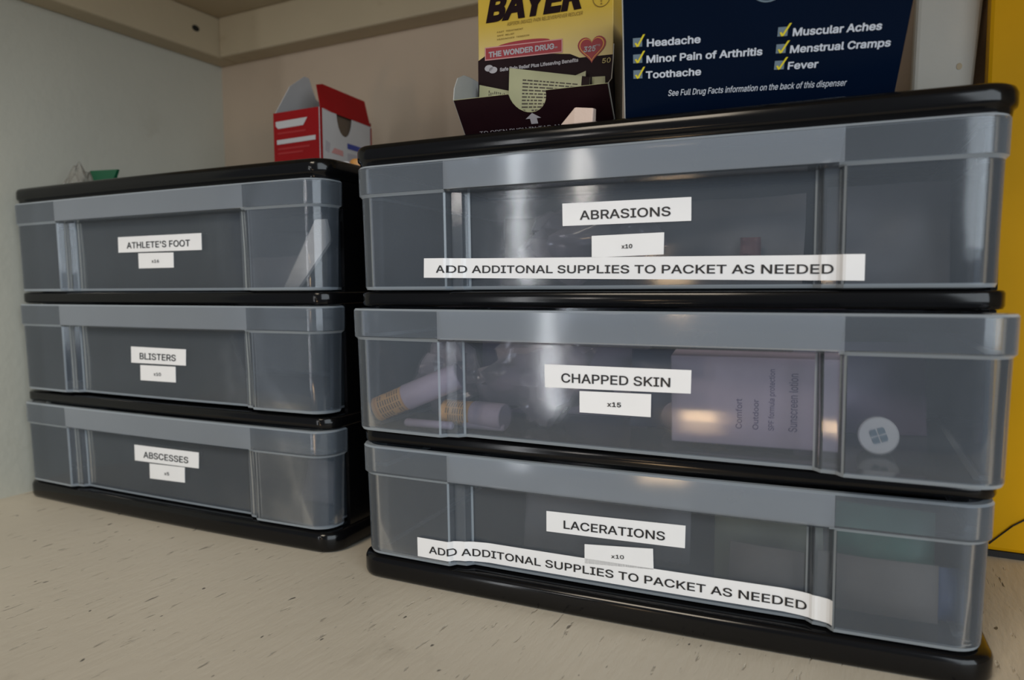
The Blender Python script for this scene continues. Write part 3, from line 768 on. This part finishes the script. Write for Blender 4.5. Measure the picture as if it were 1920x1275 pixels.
# red tuck flap rising from the side panel, leaning over the opening
cardpanel('tuck_flap', [(0.002, 0), (BD-0.002, -0.003), (BD-0.004, 0.0215), (0.010, 0.0240), (0.002, 0.0215)],
          lambda a, b, d: (BW - b*0.20 + d, a, BH - 0.001 + b*0.98), M['red_card'], M['white_card'], 'red tuck flap standing up')
cardpanel('dust_flap', [(0.004, 0), (BD-0.001, 0), (BD-0.002, 0.0300), (BD-0.012, 0.0430), (BD-0.018, 0.0430), (0.034, 0.026), (0.010, 0.020)],
          lambda a, b, d: (b*0.62 - d, BD-a, BH - 0.001 + b*0.78), M['white_card'], M['white_card'], 'white flap sticking up')
mb = MB()
F = lambda a, b, d: (a, -TH-0.0003, b)
for pts in ([(0.003, 0.0545), (0.006, 0.0520), (0.036, 0.0525), (0.041, 0.0590), (0.003, 0.0585)], [(0.004, 0.0380), (0.050, 0.0385), (0.050, 0.0425), (0.004, 0.0420)]):
    mb.add([F(a, b, 0) for a, b in pts], [tuple(range(len(pts)))], 0)
for zz, w in ((0.0470, 0.034), (0.0330, 0.038), (0.0290, 0.030), (0.0180, 0.040), (0.0130, 0.036)):
    mb.add([F(0.005, zz, 0), F(0.005+w, zz, 0), F(0.005+w, zz+0.0016, 0), F(0.005, zz+0.0016, 0)], [(0, 1, 2, 3)], 1)
build('printed_lines', mb, [M['white_card'], M['faint_red']], rb)
mb = MB(); F = lambda a, b: (BW+TH+0.0003, a, b)
mb.add([F(a, b) for a, b in [(0.036, 0.036), (0.068, 0.035), (0.068, 0.040), (0.036, 0.041)]], [(0, 1, 2, 3)], 0)
mb.add([F(a, b) for a, b in [(0.014, 0.029), (0.030, 0.028), (0.030, 0.033), (0.018, 0.034)]], [(0, 1, 2, 3)], 1)
mb.add([F(a, b) for a, b in [(0.006, 0.030), (0.011, 0.028), (0.013, 0.037), (0.007, 0.039)]], [(0, 1, 2, 3)], 2)
mb.add([F(a, b) for a, b in [(0.036, 0.018), (0.060, 0.018), (0.060, 0.032), (0.036, 0.032)]], [(0, 1, 2, 3)], 2)
mb.add([F(a, b) for a, b in [(0.0, 0.0), (0.003, 0.0), (0.003, BH), (0.0, BH)]], [(0, 1, 2, 3)], 3)
mb.add([F(a, b) for a, b in [(BD-0.002, 0.0), (BD, 0.0), (BD, BH-0.005), (BD-0.002, BH-0.005)]], [(0, 1, 2, 3)], 3)
build('printed_marks', mb, [M['navy_ink'], M['pink_print'], M['grey_ink'], M['red_card']], rb)

# little orange vial beside the red carton
vl = empty('small_vial', uw(0.330, 0.090, H, 'A'))
tag(vl, 'tiny orange vial with a white cap beside the red carton', 'vial')
build('bottle', MB().tube([(0, 0, 0), (0, 0, 0.013), (0, 0, 0.0145)], [0.0065, 0.0065, 0.005], 18), M['orange'], vl, smooth=True)
build('cap', MB().tube([(-0.011, -0.002, 0), (-0.011, -0.002, 0.012), (-0.011, -0.002, 0.013)], [0.0045, 0.0045, 0.0038], 18), M['white_plastic'], vl, smooth=True)

# crumpled clear wrapper with a green strip on the left unit
wr = empty('clear_wrapper', uw(0.055, 0.035, H, 'A'))
tag(wr, 'crumpled clear wrapper with a green strip on the left drawer unit', 'wrapper')
def crumple(w, d, h, seed, n=10):
    mb = MB(); vs = []
    for j in range(n+1):
        for i in range(n+1):
            a, b = i/n-0.5, j/n-0.5
            hh = h*max(0.0, (1-4*a*a))*max(0, 1-4*b*b)*(0.55+0.9*noise.noise((a*5+seed, b*5, seed))) + 0.0008
            vs.append((a*w, b*d, max(0.0008, hh)))
    top = [(j*(n+1)+i, j*(n+1)+i+1, (j+1)*(n+1)+i+1, (j+1)*(n+1)+i) for j in range(n) for i in range(n)]
    mb.add(vs, top)
    mb.add([(x, y, 0.0002) for x, y, z in vs], [tuple(reversed(f)) for f in top])
    return mb
build('film', crumple(0.036, 0.03, 0.030, 1.3), M['wrapper'], wr, recalc=False)
mb = MB(); mb.add([(0.020, 0, 0.0), (0.036, 0.002, 0.0), (0.046, 0.003, 0.0160), (0.010, 0.001, 0.0172), (0.020, 0.004, 0.0), (0.036, 0.006, 0.0), (0.046, 0.0055, 0.0160), (0.010, 0.0035, 0.0172)],
                  [(0, 1, 2, 3), (4, 7, 6, 5), (0, 3, 7, 4), (1, 5, 6, 2), (3, 2, 6, 7), (0, 4, 5, 1)])
build('green_strip', mb, M['green_film'], wr)['label'] = 'green strip'

# ------------------------------------------------------------------ things inside the drawers
def placed(name, mb, m, u, v, z, label, cat, unit='B', rz=0.0, rx=0.0, ry=0.0, group=None, smooth=False, recalc=True):
    o = build(name, mb, m, smooth=smooth, recalc=recalc)
    o.location = uw(u, v, z, unit); o.rotation_euler = (rx, ry, (rzB if unit == 'B' else 0.02241) + rz)
    return tag(o, label, cat, group)
def pouch(w, h, t, seed=0.0, n=8, r=6, wob=0.003):
    mb = MB()
    for sgn in (1, -1):
        vs = []
        for j in range(r+1):
            for i in range(n+1):
                p, q = i/n, j/r
                b = t*(math.sin(math.pi*p)*math.sin(math.pi*q))**0.5 + 0.0003
                wv = wob*noise.noise((p*2.5+seed, q*2.5, seed*1.7))
                vs.append(((p-0.5)*w, -sgn*b + wv, q*h))
        fs = [(j*(n+1)+i, j*(n+1)+i+1, (j+1)*(n+1)+i+1, (j+1)*(n+1)+i) for j in range(r) for i in range(n)]
        mb.add(vs, fs if sgn == 1 else [tuple(reversed(f)) for f in fs])
    return mb
def bag(w, d, h, seed, n=22):
    # crumpled plastic bag: a closed lumpy pillow
    mb = MB(); rings = []
    for j in range(n//2+1):
        ph = math.pi*j/(n//2); row = []
        for i in range(n):
            th = 2*math.pi*i/n
            x, y, z = math.sin(ph)*math.cos(th), math.sin(ph)*math.sin(th), -math.cos(ph)
            k = 0.80 + 0.42*noise.noise((x*1.9+seed, y*1.9, z*1.9)) + 0.20*noise.noise((x*5+seed, y*5+seed, z*5))
            row.append((x*k*w/2, y*k*d/2, max(0.0, h/2 + z*k*h/2)))
        rings.append(row)
    mb.rings(rings, cap0=False, cap1=False); return mb
def balm(u, v, z, el, az, label, L=0.062, R=0.0082, capfirst=False):
    o = empty('lip_balm_tube', uw(u, v, z)); o.rotation_euler = (0, -el, rzB + az)
    tag(o, label, 'lip balm', 'lip balm tubes in the chapped skin drawer')
    def seg(name, a, b, r, m, lab=None):
        p = build(name, MB().tube([(a, 0, 0), (a+0.0006, 0, 0), (b-0.0006, 0, 0), (b, 0, 0)], [r-0.0006, r, r, r-0.0006], 20), m, o, smooth=True)
        if lab: p['label'] = lab
    seg('base_knob', 0, 0.003, R, M['orange_label'])
    seg('body', 0.003, 0.022, R, M['orange_label'], 'orange printed label')
    seg('cap', 0.022, L, R+0.0004, M['lavender'], 'lavender cap')
    mb = MB()
    for k in range(9):
        x = 0.005 + k*0.0018
        for q in range(12):
            if random.random() < 0.15: continue
            a0 = 2*math.pi*q/12; a1 = a0 + 0.42
            rr = R+0.00015
            mb.add([(x, rr*math.cos(a), rr*math.sin(a)) for a in (a0, (a0+a1)/2, a1)] + [(x+0.0006, rr*math.cos(a), rr*math.sin(a)) for a in (a1, (a0+a1)/2, a0)], [(0, 1, 4, 5), (1, 2, 3, 4)])
    build('fine_print', mb, M['sachet_ink'], o)
    return o
DZ = 0.1052   # floor of the chapped skin drawer
balm(0.0195, -0.0005, DZ+0.0100, 0.40, 0.20, 'lip balm tube with orange label end against the left of the CHAPPED SKIN drawer')
balm(0.062, 0.016, DZ+0.0088, 0.0, -0.10, 'lip balm tube lying behind the left bend of the CHAPPED SKIN drawer', L=0.045)
balm(0.236, 0.020, DZ+0.0088, 0.0, 2.3, 'lip balm tube end showing just right of the x15 tag', L=0.05)
# round cap facing the front
rc = empty('round_tin', uw(0.3170, 0.028, DZ+0.0104)); rc.rotation_euler = (math.radians(-8), 0, rzB+0.05)
tag(rc, 'small round white tin with a dark cross mark, right side of the CHAPPED SKIN drawer', 'tin')
build('tin_body', MB().tube([(0, 0.016, 0), (0, 0.002, 0)], 0.0096, 28), M['white_plastic'], rc, smooth=True)
build('lid', MB().tube([(0, 0.004, 0), (0, 0.0006, 0), (0, 0, 0)], [0.0100, 0.0100, 0.0093], 28), M['white_plastic'], rc, smooth=True)
mb = MB()
for k in range(4):
    a = math.pi/4 + k*math.pi/2 + 0.35
    e = [(0.0004, 0), (0.0030, 0.0024), (0.0048, 0.0006), (0.0048, -0.0006), (0.0030, -0.0024)]
    mb.add([(x*math.cos(a)-y*math.sin(a), -0.0004, x*math.sin(a)+y*math.cos(a)) for x, y in e], [(0, 1, 2, 3, 4)])
build('printed_cross', mb, M['check_box'], rc)
# white carton lying in the drawer with upright print
wc = empty('leaflet_box', uw(0.2530, 0.012, DZ+0.0005)); wc.rotation_euler = (0.12, 0.0, rzB+0.04)
tag(wc, 'pale lilac box with sideways print standing in the CHAPPED SKIN drawer', 'box')
bevel(build('carton_body', MB().box(-0.042, 0.047, 0, 0.018, 0.002, 0.052), M['lavender'], wc), 0.0008)
mb = MB()
for s, x, w, c in (('Comfort', -0.004, 0.017, 0.0044), ('Outdoor', 0.0045, 0.017, 0.0040), ('SPF formula protection', 0.0125, 0.034, 0.0040), ('Sunscreen lotion', 0.0240, 0.032, 0.0060)):
    put_text(mb, s, 0.012, -x, w, c, lambda a, b, d: (-b, -d, a), 0.0003, 0, bold=0.01)
build('printed_text', mb, M['purple'], wc)
placed('clear_bag', bag(0.095, 0.055, 0.062, 2.2), M['bag'], 0.120, 0.040, DZ, 'crumpled clear plastic bag in the middle of the CHAPPED SKIN drawer', 'bag', smooth=True, recalc=False)
placed('clear_bag', bag(0.050, 0.05, 0.058, 5.1), M['bag'], 0.050, 0.045, DZ, 'crumpled clear bag at the left of the CHAPPED SKIN drawer', 'bag', smooth=True, recalc=False)
for k, (u, v, w, h, m, lab) in enumerate((
        (0.090, 0.075, 0.070, 0.058, 'purple', 'purple packet behind the clear bag in the CHAPPED SKIN drawer'),
        (0.150, 0.085, 0.060, 0.052, 'lavender', 'pale lilac packet standing behind the CHAPPED SKIN strip'),
        (0.200, 0.060, 0.050, 0.050, 'navy_packet', 'dark navy packet in the middle of the CHAPPED SKIN drawer'),
        (0.310, 0.085, 0.075, 0.056, 'purple', 'purple packet behind the round white tin'))):
    placed('packet', pouch(w, h, 0.005, k+0.3), M[m], u, v, DZ, lab, 'packet', rx=-0.15, rz=0.1*(k-1), group='packets in the CHAPPED SKIN drawer', smooth=True, recalc=False)
sw = placed('lilac_stick', MB().tube([(0, 0, 0.0028), (0.001, 0, 0.0028), (0.034, 0, 0.0028), (0.035, 0, 0.0028)], [0.0018, 0.0026, 0.0026, 0.0018], 12), M['lavender'], 0.040, 0.0015, DZ, 'thin lilac stick lying at the left front of the CHAPPED SKIN drawer', 'stick', smooth=True)
sw2 = placed('lilac_stick', MB().tube([(0, 0, 0.0026), (0.001, 0, 0.0026), (0.028, 0, 0.0026), (0.029, 0, 0.0026)], [0.0016, 0.0024, 0.0024, 0.0016], 12), M['lavender'], 0.079, 0.0085, DZ, 'thin lilac stick lying behind the left bend of the CHAPPED SKIN drawer', 'stick', smooth=True)
# abrasions drawer
DZ1 = 0.1956
placed('clear_bag', bag(0.11, 0.06, 0.056, 8.4), M['bag'], 0.150, 0.050, DZ1, 'clear plastic bag behind the ABRASIONS strip', 'bag', smooth=True, recalc=False)
for k, (u, v, w, h, m, lab) in enumerate((
        (0.235, 0.040, 0.085, 0.052, 'grey_packet', 'grey dressing packet right of the ABRASIONS strip'),
        (0.320, 0.060, 0.062, 0.058, 'grey_packet', 'pale grey packet at the right end of the ABRASIONS drawer'),
        (0.120, 0.085, 0.090, 0.050, 'tan_packet', 'tan packet at the back left of the ABRASIONS drawer'))):
    placed('packet', pouch(w, h, 0.004, 5.3+k), M[m], u, v, DZ1, lab, 'packet', rx=-0.18, rz=0.12*(k-1), group='packets in the ABRASIONS drawer', smooth=True, recalc=False)
placed('red_wrapper', pouch(0.011, 0.011, 0.002, 4.4), M['dull_red'], 0.250, 0.031, DZ1+0.016, 'small red wrapper in front of the grey packet in the ABRASIONS drawer', 'wrapper', smooth=True, recalc=False)
# lacerations drawer
DZ3 = 0.0192
for k, (u, v, w, h, m, lab, rx) in enumerate((
        (0.262, 0.020, 0.040, 0.030, 'tan_packet', 'small tan packet above NEEDED in the LACERATIONS drawer', -0.10),
        (0.318, 0.024, 0.058, 0.030, 'tan_packet', 'wide tan packet at the lower right of the LACERATIONS drawer', -0.12),
        (0.262, 0.040, 0.060, 0.052, 'olive_packet', 'olive packet standing behind the small tan packet', -0.12),
        (0.322, 0.045, 0.050, 0.052, 'green_packet', 'green packet at the right of the LACERATIONS drawer', -0.15),
        (0.350, 0.030, 0.018, 0.028, 'blue_packet', 'blue packet in the right corner of the LACERATIONS drawer', -0.10),
        (0.160, 0.050, 0.110, 0.046, 'grey_packet', 'grey packet behind the LACERATIONS strip', -0.20))):
    placed('packet', pouch(w, h, 0.0045, 9.1+k), M[m], u, v, DZ3, lab, 'packet', rx=rx, rz=0.1*((k % 3)-1), group='packets in the LACERATIONS drawer', smooth=True, recalc=False)
# left unit
DA1, DA2, DA3 = 0.1956, DZ, DZ3
mb = MB(); mb.prism([(0, 0), (0.014, 0), (0.045, 0.034), (0.041, 0.050), (0.032, 0.050)], lambda a, b, d: (a, d, b), 0, 0.003)
placed('gauze_strip', mb, M['gauze'], 0.318, 0.012, DA1, "pale gauze strip leaning in the right of the ATHLETE'S FOOT drawer", 'gauze', unit='A')
placed('clear_bag', bag(0.13, 0.06, 0.045, 12.2), M['bag'], 0.150, 0.045, DA1, "clear plastic bag in the left of the ATHLETE'S FOOT drawer", 'bag', unit='A', smooth=True, recalc=False)
mb = MB(); mb.prism([(0, 0), (0.150, 0), (0.150, 0.010), (0.085, 0.024), (0.0, 0.044)], lambda a, b, d: (a, d + 0.3*b, b), 0, 0.0008)
placed('paper_leaflet', mb, M['gauze'], 0.060, 0.082, DA1, "pale paper leaflet slanting behind the ATHLETE'S FOOT strip", 'paper', unit='A')
placed('packet', pouch(0.075, 0.026, 0.004, 20.0), M['grey_packet'], 0.275, 0.030, DA1, "grey packet lying low in the ATHLETE'S FOOT drawer", 'packet', unit='A', rx=-0.3, smooth=True, recalc=False)
mb = MB(); mb.prism([(0, 0), (0.052, 0), (0.050, 0.018), (0.027, 0.052), (0.004, 0.028)], lambda a, b, d: (a, d + 0.2*b, b), 0, 0.002)
placed('gauze_pad', mb, M['gauze'], 0.222, 0.014, DA2, 'pointed grey-white gauze pad in the BLISTERS drawer', 'gauze', unit='A')
placed('packet', pouch(0.080, 0.040, 0.004, 23.0), M['grey_packet'], 0.130, 0.060, DA2, 'grey packet in the left of the BLISTERS drawer', 'packet', unit='A', rx=-0.3, smooth=True, recalc=False)
placed('packet', pouch(0.060, 0.034, 0.004, 26.0), M['grey_packet'], 0.325, 0.050, DA3, 'grey packet in the right of the ABSCESSES drawer', 'packet', unit='A', rx=-0.3, smooth=True, recalc=False)
